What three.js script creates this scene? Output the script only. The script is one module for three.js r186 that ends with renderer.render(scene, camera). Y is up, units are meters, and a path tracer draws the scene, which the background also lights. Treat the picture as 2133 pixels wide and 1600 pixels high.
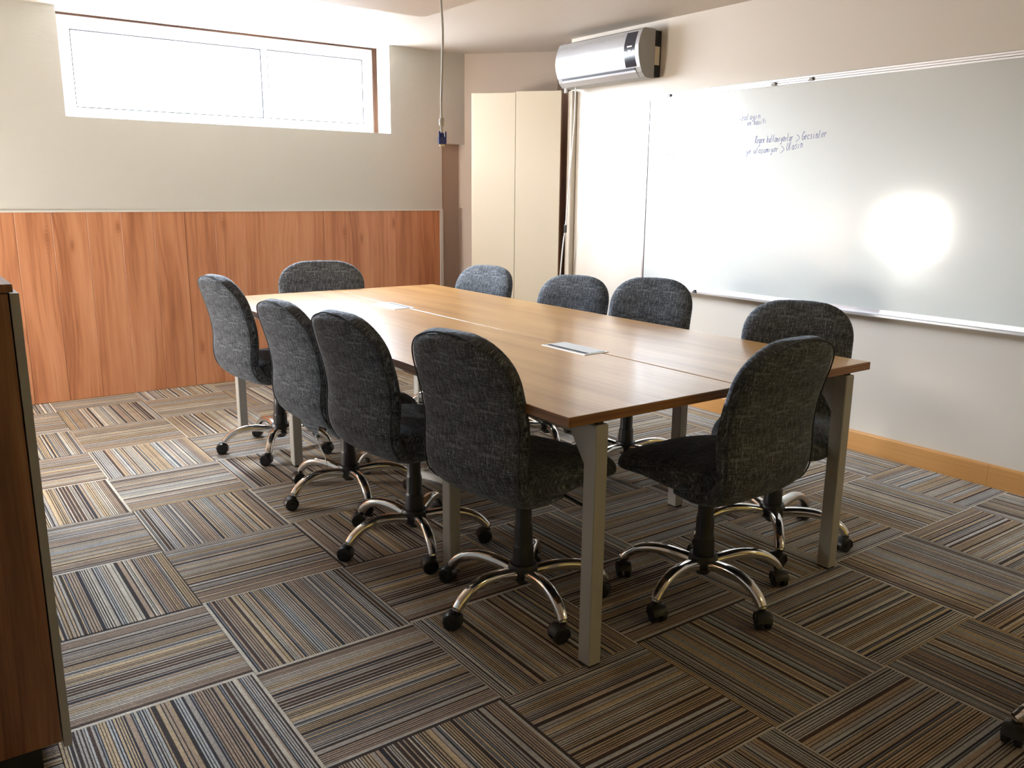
import * as THREE from 'three';
import { mergeGeometries, toCreasedNormals } from 'three/addons/utils/BufferGeometryUtils.js';
import { RoundedBoxGeometry } from 'three/addons/geometries/RoundedBoxGeometry.js';
import { RectAreaLightUniformsLib } from 'three/addons/lights/RectAreaLightUniformsLib.js';

// ------------------------------------------------------------------ camera, sky, light, exposure
const scene = new THREE.Scene();
const camera = new THREE.PerspectiveCamera(48.877, 2133 / 1600, 0.05, 60);
camera.position.set(-0.674, 1.3226, 5.6505);
camera.rotation.set(THREE.MathUtils.degToRad(-12.7107), THREE.MathUtils.degToRad(-35.8987), THREE.MathUtils.degToRad(0.5508), 'YXZ');
scene.add(camera);

const renderer = new THREE.WebGLRenderer({ antialias: true });
renderer.toneMapping = THREE.LinearToneMapping;
renderer.toneMappingExposure = 1.4;
renderer.shadowMap.enabled = true;
RectAreaLightUniformsLib.init();

scene.background = new THREE.Color().setRGB(7.5, 7.9, 8.6);            // overcast bright sky seen through the openings
function skyLight(w, h, rgb, intensity, pos, look) {                    // daylight just outside a window opening
  const l = new THREE.RectAreaLight(new THREE.Color().setRGB(...rgb), intensity, w, h);
  l.position.set(...pos); l.lookAt(...look); scene.add(l); return l;
}
skyLight(2.15, 0.60, [0.90, 1.0, 1.13], 16, [1.36, 2.065, -0.66], [1.36, 2.065, 1]);        // high window in the panelled wall: light from the ground and low sky
skyLight(8.0, 3.4, [0.88, 1.0, 1.15], 84, [1.4, 4.0, -2.7], [1.3, 0.9, 2.0]);               // added tilted area light outside that window, stands in for open sky on the floor
skyLight(0.66, 0.54, [1.0, 0.95, 0.87], 112, [-2.34, 0.95, 0.32], [0, 0.95, 0.32]);          // small low window in the left wall

// ------------------------------------------------------------------ helpers
let seed = 7;
const rnd = () => { seed = (seed * 1664525 + 1013904223) >>> 0; return seed / 4294967296; };
const rr = (a, b) => a + (b - a) * rnd();
const clamp = (x, a, b) => Math.min(b, Math.max(a, x));
const mix = (a, b, t) => a + (b - a) * t;
const sstep = (a, b, x) => { const t = clamp((x - a) / (b - a), 0, 1); return t * t * (3 - 2 * t); };
const spow = (x, p) => Math.sign(x) * Math.pow(Math.abs(x), p);
function hash2(x, y, s) { let h = (x * 374761393 + y * 668265263 + s * 2147483647) | 0; h = Math.imul(h ^ (h >>> 13), 1274126177); h ^= h >>> 16; return (h >>> 0) / 4294967296; }
function vnoise(x, y, s, px, py) {          // periodic value noise
  const xi = Math.floor(x), yi = Math.floor(y), fx = x - xi, fy = y - yi, ux = fx * fx * (3 - 2 * fx), uy = fy * fy * (3 - 2 * fy);
  const W = (i, p) => ((i % p) + p) % p, x0 = W(xi, px), x1 = W(xi + 1, px), y0 = W(yi, py), y1 = W(yi + 1, py);
  return mix(mix(hash2(x0, y0, s), hash2(x1, y0, s), ux), mix(hash2(x0, y1, s), hash2(x1, y1, s), ux), uy);
}
function dataTex(w, h, fn, srgb = true) {
  const d = new Uint8Array(w * h * 4);
  for (let y = 0; y < h; y++) for (let x = 0; x < w; x++) {
    const c = fn(x / w, y / h, x, y), i = (y * w + x) * 4;
    d[i] = clamp(c[0], 0, 255); d[i + 1] = clamp(c[1], 0, 255); d[i + 2] = clamp(c[2], 0, 255); d[i + 3] = 255;
  }
  const t = new THREE.DataTexture(d, w, h, THREE.RGBAFormat);
  t.wrapS = t.wrapT = THREE.RepeatWrapping; t.magFilter = THREE.LinearFilter; t.minFilter = THREE.LinearMipmapLinearFilter; t.generateMipmaps = true;
  if (srgb) t.colorSpace = THREE.SRGBColorSpace;
  t.needsUpdate = true; return t;
}
const std = (o) => new THREE.MeshPhysicalMaterial(o);
const taken = {};
function numbered(n) { const k = taken[n] = (taken[n] ?? -1) + 1; return k ? n + '_' + String(k).padStart(3, '0') : n; }
function finish(o) { o.castShadow = o.receiveShadow = true; return o; }
function part(name, geo, mat, parent) { const m = finish(new THREE.Mesh(geo, mat)); m.name = name; parent.add(m); return m; }
function thing(name, label, category, pos = [0, 0, 0], turn = 0, group) {
  const g = new THREE.Group(); g.name = numbered(name); g.position.set(...pos); g.rotation.y = turn; g.userData = { label, category };
  if (group) g.userData.group = group; scene.add(g); return g;
}
function solo(name, geo, mat, label, category, pos, group) {
  const m = finish(new THREE.Mesh(geo, mat)); m.name = numbered(name); if (pos) m.position.set(...pos);
  m.userData = { label, category }; if (group) m.userData.group = group; scene.add(m); return m;
}
function structure(name, geo, mat, label, category = 'wall') { const m = finish(new THREE.Mesh(geo, mat)); m.name = name; m.userData = { kind: 'structure', label, category }; scene.add(m); return m; }
function structGroup(name, label, category = 'wall') { const g = new THREE.Group(); g.name = name; g.userData = { kind: 'structure', label, category }; scene.add(g); return g; }
const merge = (list) => mergeGeometries(list.map((g) => { const n = g.index ? g.toNonIndexed() : g; for (const k of Object.keys(n.attributes)) if (!['position', 'normal', 'uv'].includes(k)) n.deleteAttribute(k); return n; }), false);
// box between two corners
function bx(x0, y0, z0, x1, y1, z1) { const g = new THREE.BoxGeometry(x1 - x0, y1 - y0, z1 - z0); g.translate((x0 + x1) / 2, (y0 + y1) / 2, (z0 + z1) / 2); return g; }
// box with chamfered edges (44 triangles)
function chamfer(w, h, d, c) {
  const s = [w / 2, h / 2, d / 2], V = [], pos = [];
  const id = (sx, sy, sz, k) => { const v = [sx * s[0], sy * s[1], sz * s[2]]; for (let i = 0; i < 3; i++) if (i !== k) v[i] -= [sx, sy, sz][i] * c; return v; };
  const tri = (a, b, e) => {
    const n = [(b[1] - a[1]) * (e[2] - a[2]) - (b[2] - a[2]) * (e[1] - a[1]), (b[2] - a[2]) * (e[0] - a[0]) - (b[0] - a[0]) * (e[2] - a[2]), (b[0] - a[0]) * (e[1] - a[1]) - (b[1] - a[1]) * (e[0] - a[0])];
    const m = [a[0] + b[0] + e[0], a[1] + b[1] + e[1], a[2] + b[2] + e[2]];
    if (n[0] * m[0] + n[1] * m[1] + n[2] * m[2] < 0) pos.push(...a, ...e, ...b); else pos.push(...a, ...b, ...e);
  };
  const quad = (a, b, e, f) => { tri(a, b, e); tri(a, e, f); };
  for (const q of [-1, 1]) {
    quad(id(q, -1, -1, 0), id(q, 1, -1, 0), id(q, 1, 1, 0), id(q, -1, 1, 0));
    quad(id(-1, q, -1, 1), id(1, q, -1, 1), id(1, q, 1, 1), id(-1, q, 1, 1));
    quad(id(-1, -1, q, 2), id(1, -1, q, 2), id(1, 1, q, 2), id(-1, 1, q, 2));
  }
  for (const a of [-1, 1]) for (const b of [-1, 1]) {
    quad(id(a, b, -1, 0), id(a, b, 1, 0), id(a, b, 1, 1), id(a, b, -1, 1));
    quad(id(a, -1, b, 0), id(a, 1, b, 0), id(a, 1, b, 2), id(a, -1, b, 2));
    quad(id(-1, a, b, 1), id(1, a, b, 1), id(1, a, b, 2), id(-1, a, b, 2));
    for (const e of [-1, 1]) tri(id(a, b, e, 0), id(a, b, e, 1), id(a, b, e, 2));
  }
  const g = new THREE.BufferGeometry();
  g.setAttribute('position', new THREE.Float32BufferAttribute(pos, 3));
  g.setAttribute('uv', new THREE.Float32BufferAttribute(new Float32Array(pos.length / 3 * 2), 2));
  g.computeVertexNormals(); return g;
}
// uv in metres; v runs along the grain axis
function grain(g, axis, du = 0, dv = 0) {
  const p = g.attributes.position, n = g.attributes.normal, uv = new Float32Array(p.count * 2), o = [0, 1, 2].filter((i) => i !== axis);
  for (let i = 0; i < p.count; i++) {
    const P = [p.getX(i), p.getY(i), p.getZ(i)], N = [n.getX(i), n.getY(i), n.getZ(i)].map(Math.abs);
    if (N[axis] > N[o[0]] && N[axis] > N[o[1]]) { uv[2 * i] = P[o[0]] + du; uv[2 * i + 1] = P[o[1]] * 0.3 + dv; }
    else { uv[2 * i] = (N[o[0]] > N[o[1]] ? P[o[1]] : P[o[0]]) + du; uv[2 * i + 1] = P[axis] + dv; }
  }
  g.setAttribute('uv', new THREE.BufferAttribute(uv, 2)); return g;
}
// parametric grid; fn(u, v) -> [x, y, z, uvx, uvy]
function gridGeo(nu, nv, fn) {
  const pos = [], uv = [], idx = [];
  for (let j = 0; j <= nv; j++) for (let i = 0; i <= nu; i++) { const p = fn(i / nu, j / nv); pos.push(p[0], p[1], p[2]); uv.push(p[3] ?? i / nu, p[4] ?? j / nv); }
  for (let j = 0; j < nv; j++) for (let i = 0; i < nu; i++) { const a = j * (nu + 1) + i, b = a + 1, c = a + nu + 1, d = c + 1; idx.push(a, b, d, a, d, c); }
  const g = new THREE.BufferGeometry();
  g.setAttribute('position', new THREE.Float32BufferAttribute(pos, 3)); g.setAttribute('uv', new THREE.Float32BufferAttribute(uv, 2)); g.setIndex(idx); g.computeVertexNormals(); return g;
}
const lathe = (pts, n = 24) => { const g = new THREE.LatheGeometry(pts.map(([r, y]) => new THREE.Vector2(r, y)), n); return toCreasedNormals(g, 0.6); };
const tube = (pts, r, n = 40, k = 8) => new THREE.TubeGeometry(new THREE.CatmullRomCurve3(pts.map((p) => new THREE.Vector3(...p))), n, r, k, false);
const V3 = (...a) => new THREE.Vector3(...a);

// ------------------------------------------------------------------ materials
const plasterTex = dataTex(256, 256, (u, v, x, y) => { const n = 0.5 * vnoise(u * 64, v * 64, 3, 64, 64) + 0.3 * vnoise(u * 24, v * 24, 4, 24, 24) + 0.2 * hash2(x, y, 5); const c = n * 255; return [c, c, c]; }, false);
plasterTex.repeat.set(1.6, 1.6);
function paint(r, g, b, rough = 0.6) { return std({ color: new THREE.Color().setRGB(r, g, b), roughness: rough, bumpMap: plasterTex, bumpScale: 0.0006 }); }
const M = {};
M.wallBack = paint(0.60, 0.60, 0.555);
M.wallRight = paint(0.64, 0.575, 0.49, 0.5);
M.wallBeige = paint(0.50, 0.41, 0.335);
M.ceiling = paint(0.62, 0.545, 0.47);
M.wallYellow = paint(0.66, 0.47, 0.12);
M.reveal = paint(0.80, 0.79, 0.76);
M.white = std({ color: new THREE.Color().setRGB(0.80, 0.81, 0.82), roughness: 0.35 });
M.trim = std({ color: new THREE.Color().setRGB(0.68, 0.67, 0.63), roughness: 0.4 });
M.gasket = std({ color: new THREE.Color().setRGB(0.05, 0.05, 0.06), roughness: 0.6 });
M.glass = std({ color: 0xffffff, roughness: 0.0, transmission: 1, thickness: 0, ior: 1.45 });
M.chrome = std({ color: new THREE.Color().setRGB(0.78, 0.77, 0.75), metalness: 1, roughness: 0.12 });
M.aluminium = std({ color: new THREE.Color().setRGB(0.74, 0.74, 0.76), metalness: 1, roughness: 0.32 });
M.black = std({ color: new THREE.Color().setRGB(0.012, 0.012, 0.013), roughness: 0.42 });
M.blackMatt = std({ color: new THREE.Color().setRGB(0.015, 0.015, 0.016), roughness: 0.75 });
M.steel = std({ color: new THREE.Color().setRGB(0.40, 0.39, 0.36), roughness: 0.45, bumpMap: plasterTex, bumpScale: 0.0002 });
M.cable = std({ color: new THREE.Color().setRGB(0.82, 0.82, 0.79), roughness: 0.45 });
M.blue = std({ color: new THREE.Color().setRGB(0.035, 0.06, 0.34), roughness: 0.4 });
M.silver = std({ color: new THREE.Color().setRGB(0.60, 0.61, 0.64), metalness: 0.75, roughness: 0.36 });
M.greyPlastic = std({ color: new THREE.Color().setRGB(0.33, 0.325, 0.31), roughness: 0.45 });
M.cream = std({ color: new THREE.Color().setRGB(0.70, 0.615, 0.48), roughness: 0.34, clearcoat: 0.3, clearcoatRoughness: 0.3 });
M.board = std({ color: new THREE.Color().setRGB(0.56, 0.575, 0.54), roughness: 0.4, clearcoat: 1, clearcoatRoughness: 0.11 });
M.ink = std({ color: new THREE.Color().setRGB(0.03, 0.06, 0.28), roughness: 0.5 });
M.display = std({ color: new THREE.Color().setRGB(0.03, 0.03, 0.04), roughness: 0.2 });

// wood: grain along v.  size in metres of one repeat
function woodTex(w, h, su, sv, base, dark, light, opt = {}) {
  const s = opt.seed ?? 1, t = dataTex(w, h, (u, v) => {
    const warp = vnoise(u * 4, v * 5, s, 4, 5) * 0.10 + vnoise(u * 9, v * 3, s + 1, 9, 3) * 0.03;
    const a = u + warp * (opt.warp ?? 1);
    const broad = vnoise(a * (opt.bands ?? 7), v * 2, s + 2, opt.bands ?? 7, 2);
    const fine = vnoise(a * (opt.fine ?? 60), v * 5, s + 3, opt.fine ?? 60, 5), pore = vnoise(u * (opt.pores ?? 190), v * 22, s + 4, opt.pores ?? 190, 22);
    let k = 0.50 * broad + 0.33 * fine + 0.17 * pore;
    if (opt.knots) for (const [ku, kv, kr] of opt.knots) { const du = (u - ku) * su, dv = (v - kv) * sv * 0.33, d = Math.hypot(du, dv) / kr; if (d < 2.5) k = mix(k, 0.05 + 0.25 * Math.sin(d * 9) ** 2 + 0.15 * d, Math.exp(-d * d * 0.9)); }
    k = clamp((k - 0.5) * (opt.contrast ?? 1.7) + 0.5, 0, 1);
    const c = k < 0.5 ? [0, 1, 2].map((i) => mix(dark[i], base[i], k * 2)) : [0, 1, 2].map((i) => mix(base[i], light[i], k * 2 - 1));
    return c;
  });
  t.repeat.set(1 / su, 1 / sv); return t;
}
const tWall = woodTex(512, 1024, 1.2, 2.4, [198, 136, 98], [162, 104, 72], [212, 154, 115], { seed: 11, bands: 13, fine: 90, contrast: 1.5, warp: 0.5, knots: [[0.12, 0.2, 0.02], [0.33, 0.62, 0.016], [0.55, 0.35, 0.022], [0.8, 0.75, 0.018], [0.93, 0.1, 0.014], [0.68, 0.9, 0.018], [0.2, 0.85, 0.015]] });
M.wallWood = std({ map: tWall, roughness: 0.42 });
const tTable = woodTex(512, 1024, 0.7, 1.8, [168, 126, 76], [146, 104, 56], [184, 143, 90], { seed: 23, bands: 9, fine: 70, contrast: 1.15, warp: 0.35 });
M.table = std({ map: tTable, roughness: 0.3, specularIntensity: 0.4, clearcoat: 0.3, clearcoatRoughness: 0.15 });
const tEdge = woodTex(256, 512, 0.10, 0.9, [152, 106, 62], [116, 76, 42], [176, 128, 78], { seed: 31, bands: 8, fine: 30, contrast: 1.7, warp: 0.2 });
M.tableEdge = std({ map: tEdge, roughness: 0.4 });
const tDark = woodTex(512, 1024, 0.5, 1.3, [132, 90, 62], [102, 66, 44], [154, 110, 80], { seed: 41, bands: 11, fine: 80, contrast: 1.5, warp: 0.4 });
M.darkWood = std({ map: tDark, roughness: 0.42 });
const tMid = woodTex(256, 512, 0.4, 1.3, [158, 102, 68], [124, 76, 48], [178, 122, 84], { seed: 47, bands: 9, fine: 60, contrast: 1.4, warp: 0.3 });
M.midWood = std({ map: tMid, roughness: 0.42 });
const tBeech = woodTex(256, 512, 0.25, 1.6, [196, 142, 80], [178, 122, 62], [208, 156, 94], { seed: 53, bands: 5, fine: 60, contrast: 0.9, warp: 0.3 });
M.beech = std({ map: tBeech, roughness: 0.45 });
const tBrown = woodTex(256, 512, 0.3, 1.2, [92, 60, 44], [58, 36, 26], [124, 88, 66], { seed: 61, bands: 6, fine: 50, contrast: 2 });
M.brownFrame = std({ map: tBrown, roughness: 0.8 });

// melange fabric, 0.2 m repeat
const fabricFn = (u, v, x, y) => {
  const warp = vnoise(u * 170, v * 22, 71, 170, 22), weft = vnoise(u * 22, v * 170, 72, 22, 170), big = vnoise(u * 7, v * 7, 73, 7, 7), px = hash2(x, y, 74);
  const slubV = Math.pow(vnoise(u * 128, v * 9, 75, 128, 9), 3), slubH = Math.pow(vnoise(u * 8, v * 120, 76, 8, 120), 3);
  return 0.32 * warp + 0.28 * weft + 0.06 * big + 0.10 * px + 0.42 * slubV + 0.30 * slubH - 0.13;
};
const tFabric = dataTex(512, 512, (u, v, x, y) => { const k = clamp(fabricFn(u, v, x, y) * 1.6 - 0.22, 0, 1); return [mix(34, 152, k), mix(38, 160, k), mix(44, 169, k)]; });
const tFabricB = dataTex(512, 512, (u, v, x, y) => { const k = clamp(fabricFn(u, v, x, y) * 255, 0, 255); return [k, k, k]; }, false);
tFabric.repeat.set(7, 7); tFabricB.repeat.set(7, 7);
M.fabric = std({ map: tFabric, bumpMap: tFabricB, bumpScale: 0.0012, roughness: 0.95, sheen: 0.45, sheenRoughness: 0.6, sheenColor: new THREE.Color(0.46, 0.52, 0.60) });

// carpet tiles: one 0.5 m tile per texture, stripes along v
function carpetTex(s) {
  seed = 9100 + s * 77;
  const W = 512, H = 256, col = new Array(W);
  const lights = [[184, 178, 163], [172, 165, 155], [187, 167, 136], [176, 155, 123], [165, 146, 127], [195, 189, 176], [170, 151, 131], [163, 157, 149], [178, 180, 178]];
  const darks = [[52, 44, 43], [46, 42, 46], [58, 48, 44], [42, 42, 52], [70, 53, 45]];
  let x = 0, px = W / 500;                                             // pixels per millimetre
  const put = (mm, c) => { const n = Math.max(1, Math.round(mm * px)); for (let i = 0; i < n && x < W; i++) col[x++] = c; };
  while (x < W) {
    const r = rnd(), L = lights[Math.floor(rnd() * lights.length)], D = darks[Math.floor(rnd() * darks.length)];
    if (r < 0.20) { put(rr(7, 12), D); put(rr(3, 5), L); }
    else if (r < 0.62) { const n = 2 + Math.floor(rnd() * 3); for (let i = 0; i < n; i++) { put(rr(2, 3.6), D); put(rr(3, 6), L); } }
    else if (r < 0.74) { put(rr(2, 4), [46, 50, 62]); put(2, [164, 168, 168]); put(rr(3, 5), [56, 54, 61]); put(rr(4, 8), L); }
    else { put(rr(6, 12), L); put(rr(2, 3), D); }
  }
  const c = dataTex(W, H, (u, v, i, j) => { const b = col[i], k = 0.80 + 0.22 * hash2(i, j, 200 + s) + 0.14 * vnoise(u * 170, v * 90, 210 + s, 170, 90) + 0.08 * vnoise(u * 8, v * 8, 220 + s, 8, 8); return [b[0] * k, b[1] * k, b[2] * k]; });
  return c;
}
const tCarpetB = dataTex(512, 512, (u, v, x, y) => { const k = 255 * (0.55 * vnoise(u * 160, v * 110, 301, 160, 110) + 0.45 * hash2(x, y, 302)); return [k, k, k]; }, false);
const carpetMats = []; for (let i = 0; i < 7; i++) carpetMats.push(std({ map: carpetTex(i), bumpMap: tCarpetB, bumpScale: 0.0022, roughness: 1.0 }));

// ------------------------------------------------------------------ the room
const XL = -2.0, XR = 3.365, ZB = -0.285, ZF = 7.4, HC = 2.385;
// floor: slab and carpet tiles laid with alternating stripe direction
const floor = structGroup('floor', 'floor of striped carpet tiles laid in alternating directions', 'floor');
part('floor_slab', bx(XL - 0.3, -0.16, ZB - 0.35, 4.0, -0.012, ZF + 0.2), M.blackMatt, floor);
{
  seed = 4242;
  const top = new THREE.BoxGeometry(0.4988, 0.012, 0.4988); top.translate(0, -0.006, 0);
  const p = top.attributes.position, uv = top.attributes.uv;
  for (let i = 0; i < p.count; i++) uv.setXY(i, p.getX(i) / 0.5 + 0.5, p.getZ(i) / 0.5 + 0.5);
  for (let i = -4; i < 7; i++) for (let j = -1; j < 15; j++) {
    const t = part('carpet_tile', top, carpetMats[Math.floor(rnd() * 7)], floor);
    t.position.set(i * 0.5 + 0.25, rr(-0.0008, 0), j * 0.5 + 0.25);
    const odd = ((i + j) % 2 + 2) % 2, flip = rnd() < 0.5 ? Math.PI : 0;
    t.rotation.y = (odd ? Math.PI / 2 : 0) + flip;
  }
}
// window wall: solid below, left and right of the high window; it runs on as a beam over the niche
const WX0 = 0.26, WX1 = 2.468, WY0 = 1.755, ZO = -0.62;
structure('wall_back', merge([bx(XL - 0.3, 0, ZO, 2.915, WY0, ZB), bx(XL - 0.3, WY0, ZO, WX0, HC, ZB), bx(WX1, WY0, ZO, 2.915, HC, ZB), bx(2.915, 1.70, ZO, 3.16, HC, ZB + 0.012)]), M.wallBack, 'off-white painted wall with a high window above the wood panelling');
// niche behind the beam and the slanted corner wall
function prism(pts, y0, y1) { const s = new THREE.Shape(pts.map(([x, z]) => new THREE.Vector2(x, -z))); const g = new THREE.ExtrudeGeometry(s, { depth: y1 - y0, bevelEnabled: false }); g.rotateX(-Math.PI / 2); g.translate(0, y0, 0); return g; }
structure('wall_corner', merge([bx(2.915, 0, ZO, 3.2, 1.70, -0.312), prism([[3.088, -0.312], [3.62, 0.28], [4.0, 0.28], [4.0, -0.62], [3.088, -0.62]], 0, HC)]), M.wallBeige, 'beige slanted corner wall behind the tall cream cupboard');
structure('wall_right', merge([bx(XR, 0, 0.75, 3.95, HC, ZF), bx(3.9, 0, 0.25, 4.05, HC, 0.8)]), M.wallRight, 'cream painted wall that carries the whiteboard');
// left wall with a small low window, front wall behind the camera
structure('wall_left', merge([bx(XL - 0.3, 0, ZB, XL, 0.68, ZF), bx(XL - 0.3, 1.22, ZB, XL, HC, ZF), bx(XL - 0.3, 0.68, ZB, XL, 1.22, -0.01), bx(XL - 0.3, 0.68, 0.65, XL, 1.22, ZF)]), M.wallRight, 'cream side wall with a small low window');
structure('wall_front', bx(XL - 0.3, 0, ZF, 3.95, HC, ZF + 0.2), M.wallYellow, 'yellow painted wall behind the viewer');
structure('ceiling', bx(XL - 0.3, HC, ZO, 4.05, HC + 0.2, ZF + 0.2), M.ceiling, 'plain beige painted ceiling', 'ceiling');
structure('trim_1', bx(XL, 2.25, 1.385, 1.80, HC, ZF), M.ceiling, 'dropped beige ceiling section above the table', 'ceiling');

// wood panelling: every plank is a piece
const panelling = structGroup('trim_2', 'reddish brown wood plank panelling on the lower window wall', 'panelling');
{
  seed = 515;
  const pw = 0.1975; let x = 2.882, k = 0; const geos = [];
  for (let i = 0; i < 10; i++) geos.push(grain(chamfer(pw - 0.0008, 1.182, 0.014, 0.0016), 1, rr(0, 1.2), rr(0, 2.4)));
  while (x > XL + 0.1) { const m = part('plank', geos[k++ % 10], M.wallWood, panelling); m.position.set(x - pw / 2, 0.592, ZB + 0.008 + rr(-0.0004, 0.0004)); x -= pw; }
  part('top_strip', bx(XL, 1.183, ZB, 2.884, 1.196, ZB + 0.019), M.trim, panelling);
  part('corner_strip', bx(2.884, 0, ZB - 0.02, 2.912, 1.196, ZB + 0.020), M.trim, panelling);
}
const baseboard = structGroup('baseboard_right', 'beech wood baseboard along the whiteboard wall', 'baseboard');
{
  const s = new THREE.Shape(); s.moveTo(0, 0); s.lineTo(0.015, 0); s.lineTo(0.015, 0.095); s.quadraticCurveTo(0.015, 0.104, 0.006, 0.107); s.lineTo(0, 0.107); s.closePath();
  const lens = [[0.76, 3.9], [3.9, 7.39]];
  for (const [a, b] of lens) { const g = new THREE.ExtrudeGeometry(s, { depth: b - a - 0.001, bevelEnabled: false }); g.scale(-1, 1, 1); g.index ? 0 : 0; const flip = g.toNonIndexed ? g : g; const pa = flip.attributes.position; for (let i = 0; i < pa.count; i += 3) { for (let c = 0; c < 3; c++) { const t = pa.array[(i + 1) * 3 + c]; pa.array[(i + 1) * 3 + c] = pa.array[(i + 2) * 3 + c]; pa.array[(i + 2) * 3 + c] = t; } } flip.computeVertexNormals(); flip.translate(XR, 0, a); part('board', grain(flip, 2), M.beech, baseboard); }
}

// high window: rough brown sub-frame, white plastic frame, two sashes
const win = structGroup('window_1', 'wide high window with white plastic frame, overexposed by daylight', 'window');
{
  const z0 = -0.56, z1 = -0.50;
  part('sub_frame', merge([grain(bx(WX1 - 0.033, WY0, z0 - 0.02, WX1, HC, z1 + 0.012), 1), grain(bx(WX0, HC - 0.012, z0 - 0.02, WX1 - 0.033, HC, z1 + 0.008), 0), grain(bx(WX0, WY0, z0 - 0.02, WX0 + 0.03, HC - 0.012, z1 + 0.012), 1)]), M.brownFrame, win);
  const fx0 = WX0 + 0.03, fx1 = WX1 - 0.033, fy0 = WY0, fy1 = HC - 0.012, f = 0.035;
  part('window_frame', merge([bx(fx0, fy0, z0, fx1, fy0 + f, z1), bx(fx0, fy1 - f, z0, fx1, fy1, z1), bx(fx0, fy0 + f, z0, fx0 + f, fy1 - f, z1), bx(fx1 - f, fy0 + f, z0, fx1, fy1 - f, z1)]), M.white, win);
  const xm = 1.60, s = 0.04;
  for (const [a, b, dz] of [[fx0 + f, xm + 0.02, -0.012], [xm - 0.02, fx1 - f, 0]]) {
    const y0 = fy0 + f, y1 = fy1 - f, za = z0 + 0.014 + dz, zb = z1 - 0.012 + dz;
    const sash = part('sash', merge([bx(a, y0, za, b, y0 + s, zb), bx(a, y1 - s, za, b, y1, zb), bx(a, y0 + s, za, a + s, y1 - s, zb), bx(b - s, y0 + s, za, b, y1 - s, zb)]), M.white, win);
    const g = 0.006;
    part('gasket', merge([bx(a + s, y0 + s, za + 0.012, a + s + g, y1 - s, zb - 0.004), bx(b - s - g, y0 + s, za + 0.012, b - s, y1 - s, zb - 0.004), bx(a + s, y1 - s - g, za + 0.012, b - s, y1 - s, zb - 0.004), bx(a + s, y0 + s, za + 0.012, b - s, y0 + s + g, zb - 0.004)]), M.gasket, sash);
    part('pane', bx(a + s + 0.001, y0 + s + 0.001, (za + zb) / 2 - 0.002, b - s - 0.001, y1 - s - 0.001, (za + zb) / 2 + 0.002), M.glass, sash);
  }
  const h = part('handle', merge([bx(xm - 0.008, 2.02, z1 - 0.012, xm + 0.016, 2.10, z1 - 0.004), bx(xm - 0.002, 1.99, z1 - 0.004, xm + 0.010, 2.07, z1 + 0.014)]), M.trim, win);
}
const win2 = structGroup('window_2', 'small low window in the side wall', 'window');
part('window_frame', merge([bx(-2.2, 0.68, -0.01, -2.15, 0.70, 0.65), bx(-2.2, 1.20, -0.01, -2.15, 1.22, 0.65), bx(-2.2, 0.70, -0.01, -2.15, 1.20, 0.01), bx(-2.2, 0.70, 0.63, -2.15, 1.20, 0.65)]), M.white, win2);
part('pane', bx(-2.178, 0.70, 0.01, -2.174, 1.20, 0.63), M.glass, win2);

// ------------------------------------------------------------------ ceiling lamp behind the viewer (warm light on legs and chrome)
{
  const t = thing('ceiling_lamp', 'round warm ceiling lamp behind the viewer', 'lamp', [2.6, 2.385, 6.3]);
  part('base', lathe([[0, 0], [0.16, 0], [0.16, -0.02], [0, -0.02]], 32), M.white, t);
  part('shade', lathe([[0, -0.09], [0.08, -0.085], [0.14, -0.06], [0.155, -0.021], [0, -0.021]], 32), std({ color: 0xffffff, roughness: 0.5, emissive: new THREE.Color().setRGB(1, 0.78, 0.35), emissiveIntensity: 2.0 }), t);
  const l = new THREE.PointLight(new THREE.Color().setRGB(1, 0.84, 0.46), 1.0); l.position.set(0, -0.12, 0); l.shadow.radius = 5; l.castShadow = true; t.add(l);
}

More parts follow.
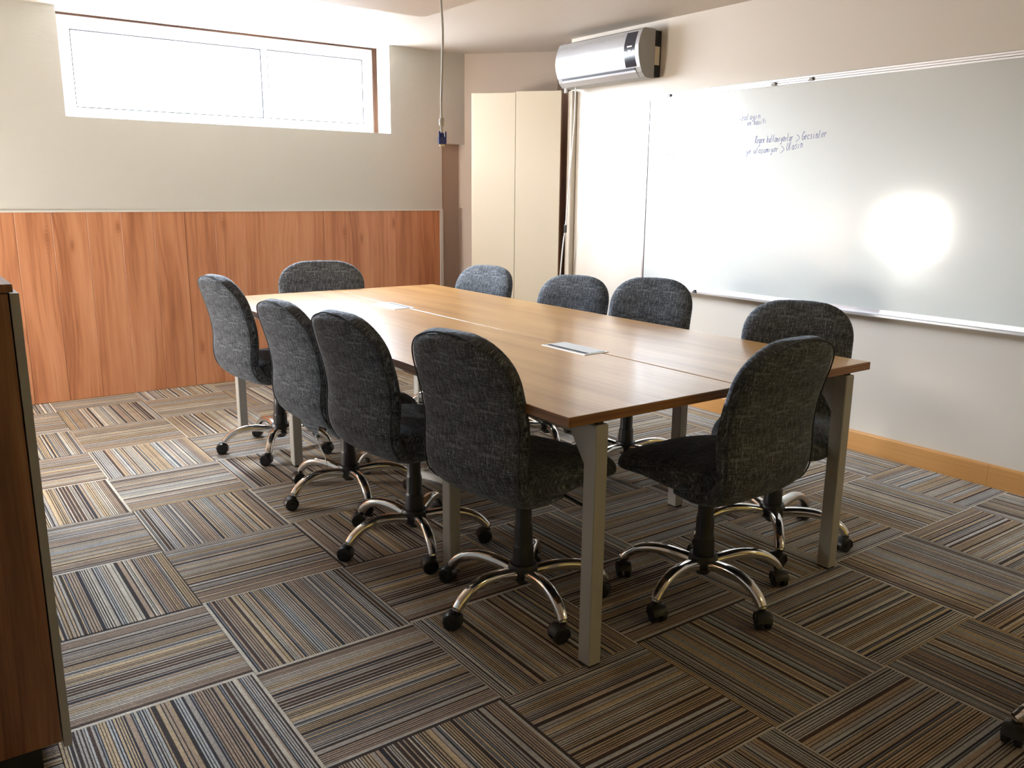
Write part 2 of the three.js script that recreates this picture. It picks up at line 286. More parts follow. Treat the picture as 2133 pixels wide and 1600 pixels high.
// ------------------------------------------------------------------ meeting table
{
  const t = thing('meeting_table', 'long honey oak meeting table with grey steel legs', 'table', [1.378, 0, 2.505]);
  const L = 3.03, hw = 0.688, gap = 0.004, th = 0.028, yt = 0.755;
  for (const s of [-1, 1]) {
    const w = hw - gap / 2, cx = s * (gap / 2 + w / 2);
    const g = grain(chamfer(w - 0.003, th, L - 0.003, 0.0012), 2, 0.35 + s * 0.21, s * 0.5); g.translate(cx, yt - th / 2, 0);
    const top = part('tabletop', g, M.table, t);
    const e = 0.0022, y0 = yt - th + 0.0006, y1 = yt - 0.0008, xo = s * (gap / 2 + w), xi = s * gap / 2;
    const bands = [grain(bx(Math.min(xo, xo - s * e), y0, -L / 2 + e, Math.max(xo, xo - s * e), y1, L / 2 - e), 2), grain(bx(Math.min(xi, xo), y0, L / 2 - e, Math.max(xi, xo), y1, L / 2), 0, 0.02, 0.3), grain(bx(Math.min(xi, xo), y0, -L / 2, Math.max(xi, xo), y1, -L / 2 + e), 0)];
    part('edge_band', merge(bands), M.tableEdge, top);
  }
  const zs = [[3.973, 4.023], [3.222, 3.272], [1.775, 1.825], [0.977, 1.027]].map(([a, b]) => [a - 2.505, b - 2.505]);
  const xs = [[-0.594, -0.549], [0.549, 0.594]];
  const ltop = 0.719;
  for (const [xa, xb] of xs) {
    zs.forEach(([za, zb], k) => {
      const g = chamfer(xb - xa, ltop - 0.006, zb - za, 0.003); g.translate((xa + xb) / 2, (ltop + 0.006) / 2, (za + zb) / 2);
      const leg = part('leg', grain(g, 1), M.steel, t);
      part('foot', bx(xa + 0.003, 0, za + 0.003, xb - 0.003, 0.006, zb - 0.003), M.blackMatt, leg);
      const dir = (k === 0 || k === 2) ? -1 : 1, ze = dir < 0 ? za : zb;
      const s = new THREE.Shape([new THREE.Vector2(0, 0), new THREE.Vector2(0.085, 0), new THREE.Vector2(0, -0.115)]);
      const gg = new THREE.ExtrudeGeometry(s, { depth: 0.004, bevelEnabled: false }); gg.rotateY(dir < 0 ? Math.PI / 2 : -Math.PI / 2); gg.translate((xa + xb) / 2 + (dir < 0 ? -0.002 : 0.002), 0.679, ze);
      part('gusset', gg, M.steel, leg);
    });
    part('side_rail', merge([bx(xa + 0.004, 0.679, zs[1][1], xb - 0.004, 0.717, zs[0][0]), bx(xa + 0.004, 0.679, zs[3][1], xb - 0.004, 0.717, zs[2][0]), bx(xa + 0.004, 0.679, zs[2][1], xb - 0.004, 0.717, zs[1][0])]), M.steel, t);
  }
  zs.slice(1, 3).forEach(([za, zb]) => part('cross_rail', bx(-0.549, 0.679, za + 0.006, 0.549, 0.717, zb - 0.006), M.steel, t));
  for (const [za, zb] of zs) for (const [xa, xb] of xs) part('spacer', bx(xa + 0.012, 0.717, za + 0.01, xb - 0.012, 0.727, zb - 0.01), M.blackMatt, t);
}
// cable lids let into the table
function lid(name, label, z, slitSide) {
  const t = thing(name, label, 'cable port', [1.352, 0.7552, z], 0, 'cable ports on the table seam');
  part('plate', new RoundedBoxGeometry(0.118, 0.004, 0.255, 2, 0.0018), M.aluminium, t);
  part('flap', new RoundedBoxGeometry(0.074, 0.003, 0.235, 2, 0.001), M.greyPlastic.clone(), t).position.set(-slitSide * 0.012, 0.0018, 0);
  part('brush_slit', bx(-0.007, 0, -0.112, 0.007, 0.0012, 0.112), M.blackMatt, t).position.set(slitSide * 0.034, 0.0019, 0);
  t.children[1].material.color.setRGB(0.62, 0.64, 0.64);
}
lid('cable_port', 'silver cable port in the table seam, farther one towards the wood panelling', 1.805, 1);
lid('cable_port', 'silver cable port in the table seam, nearer one by the front end', 3.25, -1);

// ------------------------------------------------------------------ office chairs
const prof = new THREE.CatmullRomCurve3([[-0.02, 0.40], [-0.09, 0.401], [-0.155, 0.413], [-0.203, 0.445], [-0.229, 0.49], [-0.235, 0.55], [-0.233, 0.61], [-0.241, 0.68], [-0.259, 0.75], [-0.282, 0.82], [-0.309, 0.885], [-0.320, 0.9150]].map(([z, y]) => V3(0, y, z)), false, 'centripetal');
const NV = 64, ctr = prof.getSpacedPoints(NV), plen = prof.getLength();
function backAt(v) {
  const i = clamp(v, 0, 1) * NV, a = Math.min(NV - 1, Math.floor(i)), f = i - a, c = ctr[a].clone().lerp(ctr[a + 1], f), t = prof.getTangentAt(clamp(v, 0, 1));
  const n = V3(0, t.z, -t.y).normalize().multiplyScalar(1); // points to the rear / underside
  const rest = (1 - v) * plen;                                     // distance to the top
  let w = c.y < 0.46 ? mix(0.188, 0.213, sstep(0.40, 0.46, c.y)) : mix(0.213, 0.217, sstep(0.46, 0.6, c.y));
  const s = clamp(1 - rest / 0.165, 0, 1); w *= Math.pow(Math.max(1 - Math.pow(s, 2.5), 0), 1 / 2.7);
  let e = 0.038; const s2 = clamp(1 - rest / 0.034, 0, 1); e *= Math.pow(Math.max(1 - s2 * s2 * s2, 0), 0.42); e *= sstep(-0.02, 0.12, v) * 0.35 + 0.65;
  return { c, n, w, e };
}
function backrestGeo() {
  const g = gridGeo(48, NV, (u, v) => {
    const { c, n, w, e } = backAt(v), a = u * Math.PI * 2, cx = spow(Math.cos(a), 0.55), sn = spow(Math.sin(a), 0.75);
    const x = cx * w, wr = 0.0022 * (vnoise(u * 12, v * 9, 88, 12, 40) - 0.5) * (e > 0.02 ? 1 : 0);
    const off = sn * e + wr, bow = 0.020 * (x / 0.217) ** 2 * sstep(0.15, 0.5, v);
    return [x, c.y + n.y * off, c.z + n.z * off + bow, x + (sn > 0 ? 0 : 0.5), v * plen];
  });
  return g;
}
function pipingGeo() {
  const pts = [];
  for (let k = 0; k <= 60; k++) { const v = 0.25 + 0.748 * Math.sin((k / 60) * Math.PI / 2); const { c, n, w, e } = backAt(v); pts.push([w * 0.955, c.y + n.y * e * 0.62, c.z + n.z * e * 0.62 + 0.020 * (w * 0.955 / 0.217) ** 2 * sstep(0.15, 0.5, v)]); }
  const all = [...pts, ...pts.slice(0, -1).reverse().map(([x, y, z]) => [-x, y, z])];
  return new THREE.TubeGeometry(new THREE.CatmullRomCurve3(all.map((p) => V3(...p)), false, 'centripetal'), 120, 0.0026, 5, false);
}
function seatGeo() {
  return gridGeo(48, 24, (u, v) => {
    const a = u * Math.PI * 2, b = (v - 0.5) * Math.PI, r = Math.pow(Math.max(Math.cos(b), 0), 0.34);
    let x = 0.226 * spow(Math.cos(a), 0.5) * r, z = -0.240 * spow(Math.sin(a), 0.55) * r, y = 0.054 * spow(Math.sin(b), 0.85);
    if (y > 0) y += -0.010 * (1 - (x / 0.222) ** 2) * (1 - (z / 0.23) ** 2);
    if (y < 0) y *= 1 - 0.55 * sstep(-0.10, 0.22, z); y -= 0.030 * sstep(0.03, 0.24, z);
    x *= 1 - 0.06 * sstep(-0.05, -0.22, z);
    return [x, y + 0.452, z + 0.036, x + 0.2, z + (v > 0.5 ? 0 : 0.3)];
  });
}
function armGeo() {
  const c = new THREE.CatmullRomCurve3([[0.030, 0.106], [0.075, 0.117], [0.13, 0.125], [0.185, 0.123], [0.230, 0.109], [0.263, 0.086], [0.279, 0.066]].map(([r, y]) => V3(r, y, 0)), false, 'centripetal');
  const body = gridGeo(14, 26, (u, v) => {
    const p = c.getPointAt(v), t = c.getTangentAt(v), n = V3(-t.y, t.x, 0), a = u * Math.PI * 2, hw = mix(0.0225, 0.0175, v), hh = mix(0.0195, 0.0155, v);
    const k = spow(Math.sin(a), 0.8) * hh; return [p.x + n.x * k, p.y + n.y * k, -spow(Math.cos(a), 0.8) * hw];
  });
  return body;
}
const armCap = (() => { const g = new THREE.CylinderGeometry(0.0168, 0.0155, 0.006, 14); g.rotateZ(0.5); g.translate(0.281, 0.0640, 0); return g; })();
function castorGeo() {
  const list = [];
  for (const s of [-1, 1]) { const w = lathe([[0, -0.0095], [0.020, -0.0095], [0.0265, -0.007], [0.0275, -0.002], [0.0275, 0.002], [0.0265, 0.007], [0.021, 0.0095], [0.020, 0.0075], [0.008, 0.0075], [0.007, 0.010], [0, 0.010]], 22); w.rotateZ(-s * Math.PI / 2); w.translate(s * 0.0145, 0.0275, -0.014); list.push(w); }
  const hood = gridGeo(14, 6, (u, v) => { const a = mix(-0.35, Math.PI * 0.95, u), x = mix(-0.024, 0.024, v), r = 0.0315 - 0.003 * (x / 0.024) ** 4; return [x, 0.0275 + Math.sin(a) * r, -0.014 + Math.cos(a) * r]; });
  const hoodIn = gridGeo(14, 1, (u, v) => { const a = mix(-0.35, Math.PI * 0.95, 1 - u), x = mix(-0.024, 0.024, v), r = 0.0285; return [x, 0.0275 + Math.sin(a) * r, -0.014 + Math.cos(a) * r]; });
  list.push(hood, hoodIn);
  const stem = new THREE.CylinderGeometry(0.0105, 0.012, 0.026, 12); stem.translate(0, 0.052, 0.0); list.push(stem);
  return merge(list);
}
const G = { back: backrestGeo(), pipe: pipingGeo(), seat: seatGeo(), arm: merge([armGeo(), armCap]), castor: castorGeo() };
G.cover = lathe([[0.0245, 0.345], [0.0262, 0.344], [0.0268, 0.275], [0.0285, 0.272], [0.0300, 0.266], [0.0305, 0.205], [0.0325, 0.202], [0.0345, 0.196], [0.0362, 0.130], [0.030, 0.129]], 28);
G.coverLow = lathe([[0.0185, 0.318], [0.0215, 0.316], [0.0262, 0.305], [0.0268, 0.255], [0.0285, 0.252], [0.0305, 0.246], [0.0310, 0.195], [0.0335, 0.192], [0.0345, 0.186], [0.0362, 0.130], [0.030, 0.129]], 28);
G.piston = new THREE.CylinderGeometry(0.0125, 0.0125, 0.24, 16).translate(0, 0.26, 0);
G.mech = merge([new RoundedBoxGeometry(0.17, 0.022, 0.22, 2, 0.006).translate(0, 0.392, -0.005), new THREE.CylinderGeometry(0.034, 0.026, 0.05, 18).translate(0, 0.361, 0)]);
G.lever = tube([[-0.06, 0.382, 0.03], [-0.14, 0.378, 0.03], [-0.20, 0.366, 0.032], [-0.235, 0.362, 0.033]], 0.0055, 16, 8);
G.hub = lathe([[0, 0.068], [0.022, 0.068], [0.026, 0.076], [0.040, 0.084], [0.050, 0.096], [0.050, 0.128], [0.045, 0.139], [0.030, 0.142], [0, 0.142]], 28);

function makeChair() {
  const c = thing('office_chair', '', 'chair', [0, 0, 0], 0, 'grey fabric swivel chairs');
  part('seat', G.seat, M.fabric, c);
  const b = part('backrest', G.back, M.fabric, c); part('piping', G.pipe, M.fabric, b);
  part('seat_plate', G.mech, M.blackMatt, c);
  part('lever', G.lever, M.black, c);
  part('gas_lift', G.piston, M.chrome, c);
  part('column_cover', G.cover, M.black, c);
  const star = part('star_base', G.hub, M.black, c);
  for (let k = 0; k < 5; k++) {
    const a = k * Math.PI * 2 / 5, arm = part('base_arm', G.arm, M.chrome, star); arm.rotation.y = -a;
    const w = part('castor', G.castor, M.black, star); w.position.set(0.281 * Math.cos(a), 0, 0.281 * Math.sin(a));
  }
  return c;
}
seed = 321;
function chair(label, x, z, yawDeg, baseDeg, o = {}) {
  const c = makeChair();
  c.userData = { label, category: 'chair', group: 'grey fabric swivel chairs' };
  const yaw = THREE.MathUtils.degToRad(yawDeg);
  c.position.set(x, 0, z); c.rotation.y = yaw;
  const star = c.children.find((m) => m.name === 'star_base');
  star.rotation.y = -THREE.MathUtils.degToRad(baseDeg) - yaw;
  for (const m of star.children) if (m.name === 'castor') m.rotation.y = o.castor !== undefined ? THREE.MathUtils.degToRad(o.castor) - star.rotation.y - yaw + rr(-0.5, 0.5) : rr(0, 6.28);
  const up = o.up ?? 0;
  for (const m of c.children) { if (['seat', 'backrest', 'seat_plate', 'lever', 'gas_lift'].includes(m.name)) m.position.y += up; }
  if (o.wide) for (const m of c.children) if (m.name === 'backrest') m.scale.x = o.wide;
  if (o.lowCover) c.children.find((m) => m.name === 'column_cover').geometry = G.coverLow;
  return c;
}
chair('grey swivel chair on the left long side, closest to the wood panelling', 0.848, 1.484, 97.3, 51, { lowCover: true, up: 0.012, castor: 60 });
const torn = chair('grey swivel chair with torn cover hanging below, second from the wood panelling', 0.848, 2.314, 96.2, 27, { up: -0.022, castor: 70 });
chair('grey swivel chair on the left long side, third from the panelling', 0.822, 2.952, 96.7, 34, { up: 0.008, castor: 70 });
chair('grey swivel chair on the left long side, next to the near table corner', 0.877, 3.58, 99.6, 29, { up: 0.025, castor: 60 });
chair('grey swivel chair pulled up to the near short end of the table', 1.425, 3.868, 180.5, 25, { up: 0.004, castor: 160 });
chair('grey swivel chair on the whiteboard side, nearest the viewer', 2.014, 3.70, 297, 64, { up: -0.006, castor: 100 });
chair('grey swivel chair on the whiteboard side, in front of the left edge of the whiteboard', 2.133, 2.734, 293.8, 20);
chair('grey swivel chair on the whiteboard side, in front of the cupboard and trunking gap', 2.056, 2.203, 291.4, 45, { up: -0.026 });
chair('grey swivel chair on the whiteboard side, farthest, before the cream cupboard', 2.0, 1.383, 286.9, 10, { up: -0.028 });
chair('wide grey swivel chair at the far short end, against the wood panelling', 1.30, 1.075, -20, 50, { wide: 1.17 });
chair('swivel chair mostly out of view, only a black castor showing at bottom right', 1.637, 5.078, 120, 225, { castor: 80 });
// loose cloth of the torn cover
{
  const flap = (x0, x1, tip, drop) => gridGeo(16, 8, (u, v) => { const x = mix(x0, x1, u), d = drop * v * clamp(1 - Math.abs(u - tip) / (u < tip ? tip + 0.15 : 1.05 - tip), 0, 1); return [x, 0.392 - d, -0.176 + 0.025 * v + 0.008 * Math.sin(u * 8 + v * 2), x, d]; });
  const m = M.fabric.clone(); m.side = THREE.DoubleSide;
  part('cover_flap', flap(0.17, -0.03, 0.78, 0.085), m, torn).position.y = -0.022;
  part('cover_flap', flap(-0.06, -0.215, 0.70, 0.055), m, torn).position.y = -0.022;
  part('drawstring', tube([[0.018, 0.322, -0.150], [0.008, 0.295, -0.146], [-0.010, 0.262, -0.140], [-0.030, 0.235, -0.136], [-0.043, 0.200, -0.134]], 0.0026, 30, 6), M.cable, torn).position.y = -0.022;
}

// ------------------------------------------------------------------ whiteboard
{
  const z0 = 1.555, z1 = 4.56, y0 = 0.735, y1 = 1.945, xf = XR - 0.001;
  const t = thing('whiteboard', 'large wall-mounted whiteboard with aluminium frame and blue handwriting', 'whiteboard', [xf, 0, z0]);
  const L = z1 - z0, B = (xa, ya, za, xb, yb, zb) => bx(-xb, ya, za, -xa, yb, zb);   // xa, xb: distance from the wall
  part('writing_surface', B(0, y0 + 0.01, 0.008, 0.014, y1 - 0.012, L - 0.008), M.board, t);
  const rail = new THREE.Shape([[0, 0], [0.022, 0], [0.022, 0.008], [0.016, 0.010], [0.016, 0.020], [0.023, 0.022], [0.023, 0.030], [0.018, 0.033], [0, 0.033]].map(([x, y]) => new THREE.Vector2(-x, y)));
  const rg = new THREE.ExtrudeGeometry(rail, { depth: L, bevelEnabled: false }); rg.translate(0, y1 - 0.033, 0);
  const tr = part('top_rail', rg, M.aluminium, t);
  part('rail_groove', B(0.0155, y1 - 0.0235, 0.004, 0.0165, y1 - 0.0215, L - 0.004), M.gasket, tr);
  for (const s of [0, L - 0.014]) part('side_rail', merge([B(0, y0, s, 0.018, y1 - 0.033, s + 0.014)]), M.aluminium, t);
  part('side_joint', B(0.0138, y0 + 0.02, 0.014, 0.0146, y1 - 0.034, 0.0165), M.gasket, t);
  const tray = new THREE.Shape([[0, 0], [0.062, 0], [0.066, 0.004], [0.066, 0.013], [0.061, 0.015], [0.059, 0.006], [0.022, 0.008], [0.020, 0.034], [0, 0.036]].map(([x, y]) => new THREE.Vector2(-x, y)));
  const tg = new THREE.ExtrudeGeometry(tray, { depth: L, bevelEnabled: false }); tg.translate(0, y0 - 0.006, 0);
  part('pen_tray', tg, M.aluminium, t);
  // sliding paper hooks in the top rail and a clip on the tray
  const clipGeo = () => merge([chamfer(0.010, 0.016, 0.020, 0.002).translate(0, 0, 0), chamfer(0.006, 0.008, 0.030, 0.001).translate(-0.004, -0.006, 0)]);
  for (const [z, y] of [[1.742, 1.925], [2.527, 1.922], [2.762, 1.925]]) part('paper_hook', clipGeo(), M.greyPlastic, t).position.set(-0.024, y, z - z0);
  part('tray_clip', clipGeo(), M.blackMatt, t).position.set(-0.064, 0.744, 2.078 - z0);
  // handwriting as thin ink ribbons: single-stroke letters, unit box (x-height 0.55, ascender 1)
  const F = {
    a: [[.5, .5, .3, .56, .08, .4, .08, .12, .3, 0, .5, .15, .52, .52, .54, .05, .64, 0]], b: [[.1, 1, .1, 0], [.1, .35, .3, .52, .5, .35, .45, .08, .25, 0, .1, .1]], c: [[.5, .45, .3, .55, .1, .35, .12, .1, .3, 0, .52, .1]],
    e: [[.1, .28, .5, .32, .42, .52, .2, .5, .08, .25, .2, .02, .5, .08]], g: [[.5, .48, .25, .55, .1, .3, .25, .05, .48, .2, .5, .5, .5, -.25, .3, -.42, .05, -.28]], i: [[.2, .52, .2, .05, .3, 0], [.22, .78, .22, .74]], I: [[.2, .52, .2, .05, .3, 0]],
    k: [[.1, 1, .1, 0], [.48, .55, .12, .25, .5, 0]], l: [[.15, 1, .15, .08, .28, 0]], m: [[.08, .5, .1, 0], [.1, .35, .25, .52, .34, .3, .34, 0], [.34, .35, .5, .52, .6, .3, .6, 0]], n: [[.08, .52, .1, 0], [.1, .32, .28, .52, .46, .38, .48, 0]],
    o: [[.3, .54, .08, .35, .15, .05, .35, 0, .52, .2, .48, .48, .3, .54, .6, .5]], r: [[.1, .52, .12, 0], [.12, .3, .28, .5, .5, .48]], s: [[.46, .46, .25, .55, .12, .42, .3, .28, .46, .15, .3, 0, .08, .06]], S: [[.46, .46, .25, .55, .12, .42, .3, .28, .46, .15, .3, 0, .08, .06], [.28, 0, .32, -.14, .2, -.2]],
    t: [[.25, .85, .25, .08, .42, 0], [.05, .55, .48, .58]], u: [[.08, .52, .1, .12, .28, 0, .46, .15], [.48, .52, .5, .05, .6, 0]], x: [[.08, .52, .5, 0], [.5, .54, .06, 0]], y: [[.08, .52, .14, .2, .32, .12, .46, .25], [.5, .55, .44, 0, .25, -.38, .02, -.25]], z: [[.08, .5, .48, .52, .1, .02, .52, .05]],
    R: [[.12, 0, .16, .95], [.05, .85, .4, 1, .58, .78, .4, .55, .16, .48, .62, 0]], G: [[.6, .82, .38, 1, .1, .72, .1, .2, .36, 0, .6, .18, .6, .42, .36, .42]], U: [[.08, .98, .1, .2, .3, 0, .54, .2, .58, .98]], '>': [[.05, .8, .6, .42, .08, .0]], '-': [[.1, .3, .5, .3]], '.': [[.2, .05, .22, 0]],
  };
  const pos = [];
  const stroke = (pts) => {                                          // ribbon in the board plane (z along, y up)
    const cv = new THREE.CatmullRomCurve3(pts.map(([z, y]) => V3(0, y, z)), false, 'centripetal'), n = Math.max(3, pts.length * 3), P = cv.getPoints(n), h = 0.0012, x = -0.0146;
    for (let i = 0; i < n; i++) { const a = P[i], b = P[i + 1], d = b.clone().sub(a); const l = d.length() || 1; const ny = d.z / l * h, nz = -d.y / l * h; const q = [[a.y + ny, a.z + nz], [b.y + ny, b.z + nz], [b.y - ny, b.z - nz], [a.y - ny, a.z - nz]]; for (const k of [0, 1, 2, 0, 2, 3]) pos.push(x, q[k][0], q[k][1]); }
  };
  seed = 77;
  const write = (text, za, ya, zb, yb, size) => {
    const n = text.length, st = (zb - za) / n;
    [...text].forEach((ch, i) => { const L2 = F[ch]; if (!L2) return; const bz = za + st * i - z0, by = mix(ya, yb, i / n) + rr(-0.0015, 0.0015), k = rr(0.92, 1.08); for (const s of L2) { const p = []; for (let j = 0; j < s.length; j += 2) p.push([bz + s[j] * st * 1.35 + s[j + 1] * size * 0.12, by + s[j + 1] * size * k]); stroke(p); } });
  };
  write('-zalayIn', 2.29, 1.742, 2.447, 1.747, 0.034);
  write('en basiti', 2.355, 1.712, 2.49, 1.719, 0.030);
  write('. Regex kullanIyorlar', 2.39, 1.611, 2.672, 1.616, 0.040); write('>', 2.688, 1.608, 2.716, 1.61, 0.050); write('Gecsinler', 2.726, 1.617, 2.88, 1.627, 0.044);
  write('ye ulaSamIyor', 2.362, 1.555, 2.582, 1.563, 0.034); write('>', 2.592, 1.553, 2.622, 1.555, 0.050); write('UlasIn', 2.632, 1.565, 2.74, 1.578, 0.044);
  write('- u n -', 1.68, 1.598, 1.80, 1.598, 0.02); write('z . n e i z', 1.68, 1.562, 1.80, 1.564, 0.022);
  const ig = new THREE.BufferGeometry(); ig.setAttribute('position', new THREE.Float32BufferAttribute(pos, 3)); ig.computeVertexNormals();
  const im = M.ink.clone(); im.side = THREE.DoubleSide; const ink = part('handwriting', ig, im, t); ink.userData.label = 'blue marker handwriting';
}

// ------------------------------------------------------------------ air conditioner
{
  const z0 = 0.825, z1 = 1.635, xw = XR;
  const t = thing('air_conditioner', 'silver wall-mounted air conditioner with dark display strip', 'air conditioner', [xw, 0, z0]);
  const L = z1 - z0;
  // depth from the wall over height
  const P = [[0.06, 2.325], [0.15, 2.322], [0.172, 2.312], [0.190, 2.27], [0.203, 2.215], [0.201, 2.17], [0.192, 2.13], [0.178, 2.092]];
  const front = new THREE.CatmullRomCurve3(P.slice(2).map(([d, y]) => V3(d, y, 0)), false, 'centripetal');
  const frontD = (y) => { let a = 0, b = 1; for (let i = 0; i < 30; i++) { const m = (a + b) / 2; if (front.getPoint(m).y > y) a = m; else b = m; } return front.getPoint((a + b) / 2).x; };
  const low = [[0.166, 2.066], [0.140, 2.04], [0.115, 2.033], [0.06, 2.034]];
  const outline = [[0.06, 2.325], [0.15, 2.324], [0.168, 2.315], ...Array.from({ length: 14 }, (_, i) => { const y = mix(2.31, 2.094, i / 13); return [frontD(y) - 0.003, y]; }), ...low];
  const s = new THREE.Shape(outline.map(([d, y]) => new THREE.Vector2(-d, y)));
  part('body', new THREE.ExtrudeGeometry(s, { depth: L, bevelEnabled: true, bevelSize: 0.0, bevelThickness: 0.0, bevelSegments: 1, curveSegments: 6 }), M.greyPlastic, t);
  const curvedPanel = (za, zb, ya, yb, off) => gridGeo(2, 22, (u, v) => { const y = mix(yb, ya, v), z = mix(za, zb, u); return [-(frontD(y) + off), y, z]; });
  const solidPanel = (za, zb, ya, yb, off, th) => {
    const sh = []; for (let i = 0; i <= 18; i++) { const y = mix(yb, ya, i / 18); sh.push([frontD(y) + off, y]); } for (let i = 18; i >= 0; i--) { const y = mix(yb, ya, i / 18); sh.push([frontD(y) + off - th, y]); }
    const g = new THREE.ExtrudeGeometry(new THREE.Shape(sh.map(([d, y]) => new THREE.Vector2(-d, y))), { depth: zb - za, bevelEnabled: false }); g.translate(0, 0, za); return toCreasedNormals(g, 0.5);
  };
  part('front_panel', solidPanel(0.0, L, 2.094, 2.311, 0, 0.0035), M.silver, t);
  part('top_inset', solidPanel(0.03, L - 0.16, 2.285, 2.305, 0.0008, 0.0012), M.greyPlastic, t);
  const strip = part('display_strip', solidPanel(L - 0.126, L - 0.030, 2.098, 2.303, 0.0012, 0.002), M.display, t);
  part('display_mark', merge([solidPanel(L - 0.100, L - 0.056, 2.212, 2.221, 0.0018, 0.001), solidPanel(L - 0.090, L - 0.066, 2.178, 2.196, 0.0018, 0.001)]), M.white, strip);
  part('display_notch', merge([solidPanel(L - 0.127, L - 0.104, 2.180, 2.190, 0.0018, 0.001), solidPanel(L - 0.052, L - 0.029, 2.180, 2.190, 0.0018, 0.001)]), M.silver, strip);
  part('air_slot', bx(-0.179, 2.078, 0.045, -0.160, 2.091, L - 0.05), M.gasket, t);
  const flap = new THREE.Shape([[0.176, 2.079], [0.171, 2.066], [0.142, 2.038], [0.138, 2.042], [0.165, 2.070], [0.170, 2.080]].map(([d, y]) => new THREE.Vector2(-d, y)));
  part('louvre_flap', new THREE.ExtrudeGeometry(flap, { depth: L - 0.085, bevelEnabled: false }).translate(0, 0, 0.04), M.silver, t);
  part('back_plate', bx(-0.06, 2.045, 0.012, 0, 2.318, L - 0.008), M.blackMatt, t);
  part('side_label', bx(-0.052, 2.115, L - 0.008, -0.010, 2.225, L - 0.007), M.cream, t);
  // faint illegible lettering at the lower left of the front
  const marks = []; seed = 5; for (let k = 0; k < 7; k++) marks.push(solidPanel(0.030 + k * 0.0075, 0.0345 + k * 0.0075, 2.112, 2.112 + rr(0.004, 0.0075), 0.0006, 0.0008));
  part('lettering', merge(marks), M.greyPlastic, t);
  part('drain_stub', new THREE.CylinderGeometry(0.011, 0.013, 0.03, 14).translate(-0.12, 2.025, 0.02), M.white, t);
}
// pipe trunking, loose cable with inline plug
{
  solo('pipe_trunking', merge([chamfer(0.045, 2.03, 0.05, 0.006).translate(XR - 0.0225, 1.016, 0.80)]), M.wallRight, 'narrow cream pipe trunking running down from the air conditioner', 'trunking');
  const t = thing('hanging_cord', 'thin white cord hanging from the air conditioner beside the cupboard', 'cord', [0, 0, 0]);
  part('cord', merge([tube([[3.245, 2.036, 0.949], [3.245, 1.791, 0.942], [3.245, 1.533, 0.915], [3.245, 1.336, 0.896], [3.245, 1.169, 0.881], [3.245, 1.10, 0.873]], 0.0045), tube([[3.245, 1.06, 0.868], [3.245, 0.998, 0.855], [3.245, 0.789, 0.829], [3.245, 0.45, 0.81], [3.25, 0.2, 0.82], [3.26, 0.006, 0.86]], 0.0045)]), M.cable, t);
  part('inline_switch', new RoundedBoxGeometry(0.014, 0.055, 0.02, 2, 0.004).translate(3.245, 1.078, 0.871), M.black, t);
}
// ------------------------------------------------------------------ tall cream cupboard set across the corner
{
  const a = THREE.MathUtils.degToRad(50), w = 0.662, d = 0.27, H = 2.03, xr = 3.268, zr = 0.765;
  const t = thing('tall_cupboard', 'tall two-door cream cupboard with brown sides across the corner', 'cupboard', [xr, 0, zr], -a);
  // local x runs left from the right front corner (negative), z backwards is negative
  part('body', grain(bx(-w + 0.002, 0.03, -d, -0.002, H - 0.004, -0.02), 1), M.midWood, t);
  part('plinth', bx(-w + 0.02, 0, -d + 0.02, -0.02, 0.03, -0.05), M.blackMatt, t);
  for (const [x0, x1, hy] of [[-w, -w * 0.5 - 0.0015, 2.026], [-w * 0.5 + 0.0015, 0, 2.034]]) { const g = chamfer(x1 - x0, hy - 0.06, 0.019, 0.0012); g.translate((x0 + x1) / 2, (hy + 0.06) / 2, -0.0095); part('door', g, M.cream, t); }
}
// ------------------------------------------------------------------ low cabinet at the left edge
{
  const t = thing('low_cabinet', 'waist-high brown wooden cabinet cut off by the left picture edge', 'cabinet', [-0.49, 0, 3.625]);
  part('side_panel', grain(chamfer(0.42, 1.05, 0.018, 0.001).translate(-0.218, 0.585, -0.009), 1), M.darkWood, t);
  part('carcass', grain(bx(-0.426, 0.06, -1.74, -0.01, 1.108, -0.019), 1, 0.2), M.darkWood, t);
  part('plinth', bx(-0.41, 0, -1.73, -0.05, 0.06, -0.012), M.blackMatt, t);
  part('top_board', grain(chamfer(0.432, 0.017, 1.76, 0.0015).translate(-0.214, 1.1215, -0.875), 2), M.darkWood, t);
  for (const [za, zb] of [[-0.436, -0.002], [-0.872, -0.440], [-1.308, -0.876], [-1.744, -1.312]]) part('door', chamfer(0.018, 1.068, zb - za, 0.001).translate(0.001 + 0.003, 0.576, (za + zb) / 2), M.greyPlastic, t);
}
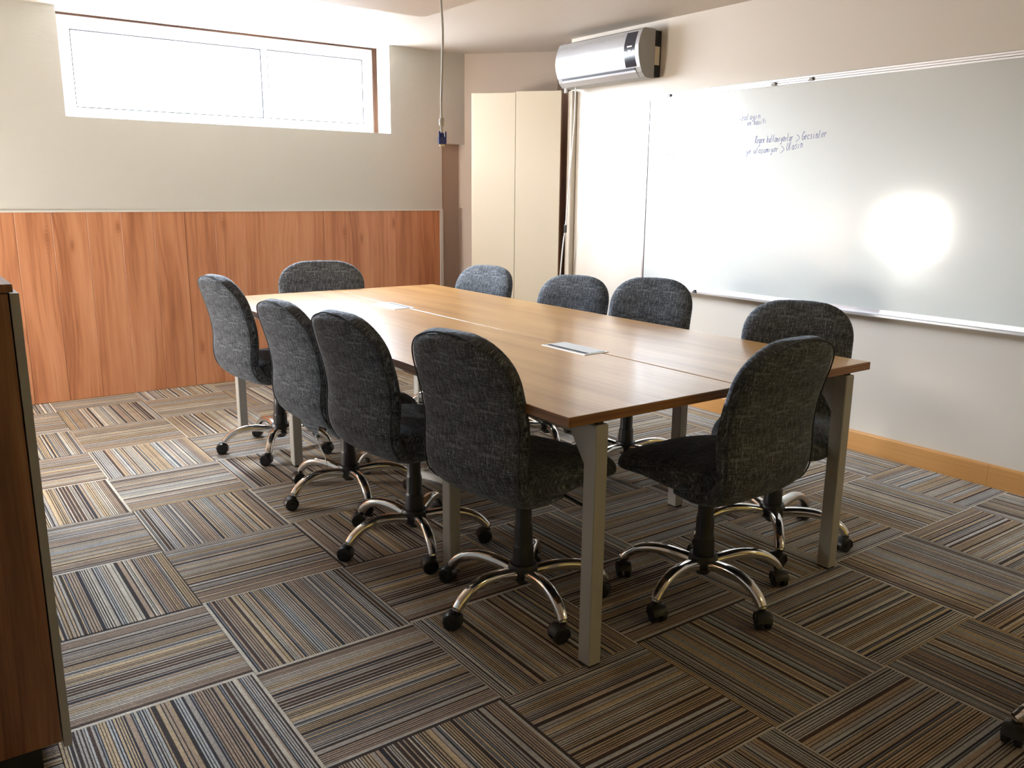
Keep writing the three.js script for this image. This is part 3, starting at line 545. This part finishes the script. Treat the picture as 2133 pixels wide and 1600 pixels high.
// ------------------------------------------------------------------ video cable hanging from the ceiling
{
  const t = thing('video_cable', 'white video cable with blue plug hanging from the ceiling over the table', 'cable', [0, 0, 3.0]);
  part('cord', tube([[0.930, 2.25, 0], [0.932, 1.96, 0], [0.937, 1.87, 0], [0.934, 1.746, 0], [0.929, 1.62, 0], [0.930, 1.575, 0], [0.9305, 1.50, 0]], 0.0042, 50, 10), M.cable, t);
  part('ferrite', new THREE.CapsuleGeometry(0.0102, 0.012, 4, 14).translate(0.9305, 1.563, 0), M.cable, t);
  const plug = part('plug', merge([chamfer(0.030, 0.026, 0.014, 0.003).translate(0.9305, 1.502, 0), chamfer(0.016, 0.014, 0.012, 0.003).translate(0.9305, 1.521, 0)]), M.blue, t);
  part('thumb_screw', merge([-1, 1].map((s) => new THREE.CylinderGeometry(0.0032, 0.0032, 0.040, 10).translate(0.9305 + s * 0.0125, 1.512, 0.0045))), M.blue, plug);
  part('plug_shell', chamfer(0.018, 0.008, 0.008, 0.001).translate(0.9305, 1.486, 0), M.chrome, plug);
}
// ------------------------------------------------------------------ cables and power strip under the table
{
  const t = thing('power_strip', 'white power strip lying on the carpet under the table', 'power strip', [1.27, 0, 2.40], 0.35);
  part('body', new RoundedBoxGeometry(0.052, 0.038, 0.26, 3, 0.008).translate(0, 0.019, 0), M.cable, t);
  part('sockets', merge([-0.08, 0, 0.08].map((z) => new THREE.CylinderGeometry(0.018, 0.018, 0.002, 18).translate(0, 0.0382, z))), M.greyPlastic, t);
  const pts = []; for (let k = 0; k < 46; k++) { const a = k * 0.42, r = 0.085 + 0.02 * Math.sin(k * 1.7); pts.push([1.285 + r * Math.cos(a), 0.012 + 0.05 * Math.abs(Math.sin(k * 0.31)) , 2.20 + r * 0.75 * Math.sin(a)]); }
  const c = thing('cable_bundle', 'tangled white cables bundled on the floor under the table', 'cable', [0, 0, 0]);
  part('coil', tube(pts, 0.0045, 260, 6), M.cable, c);
  part('tie', new THREE.TorusGeometry(0.02, 0.005, 8, 16).rotateY(1.2).translate(1.35, 0.03, 2.2), M.white, c);
  part('lead', tube([[1.30, 0.70, 2.16], [1.29, 0.45, 2.17], [1.30, 0.2, 2.16], [1.33, 0.05, 2.18], [1.31, 0.012, 2.24]], 0.004, 30, 6), M.cable, c);
}

scene.traverse((o) => { if (o.isMesh) { o.castShadow = true; o.receiveShadow = true; } });
renderer.render(scene, camera);
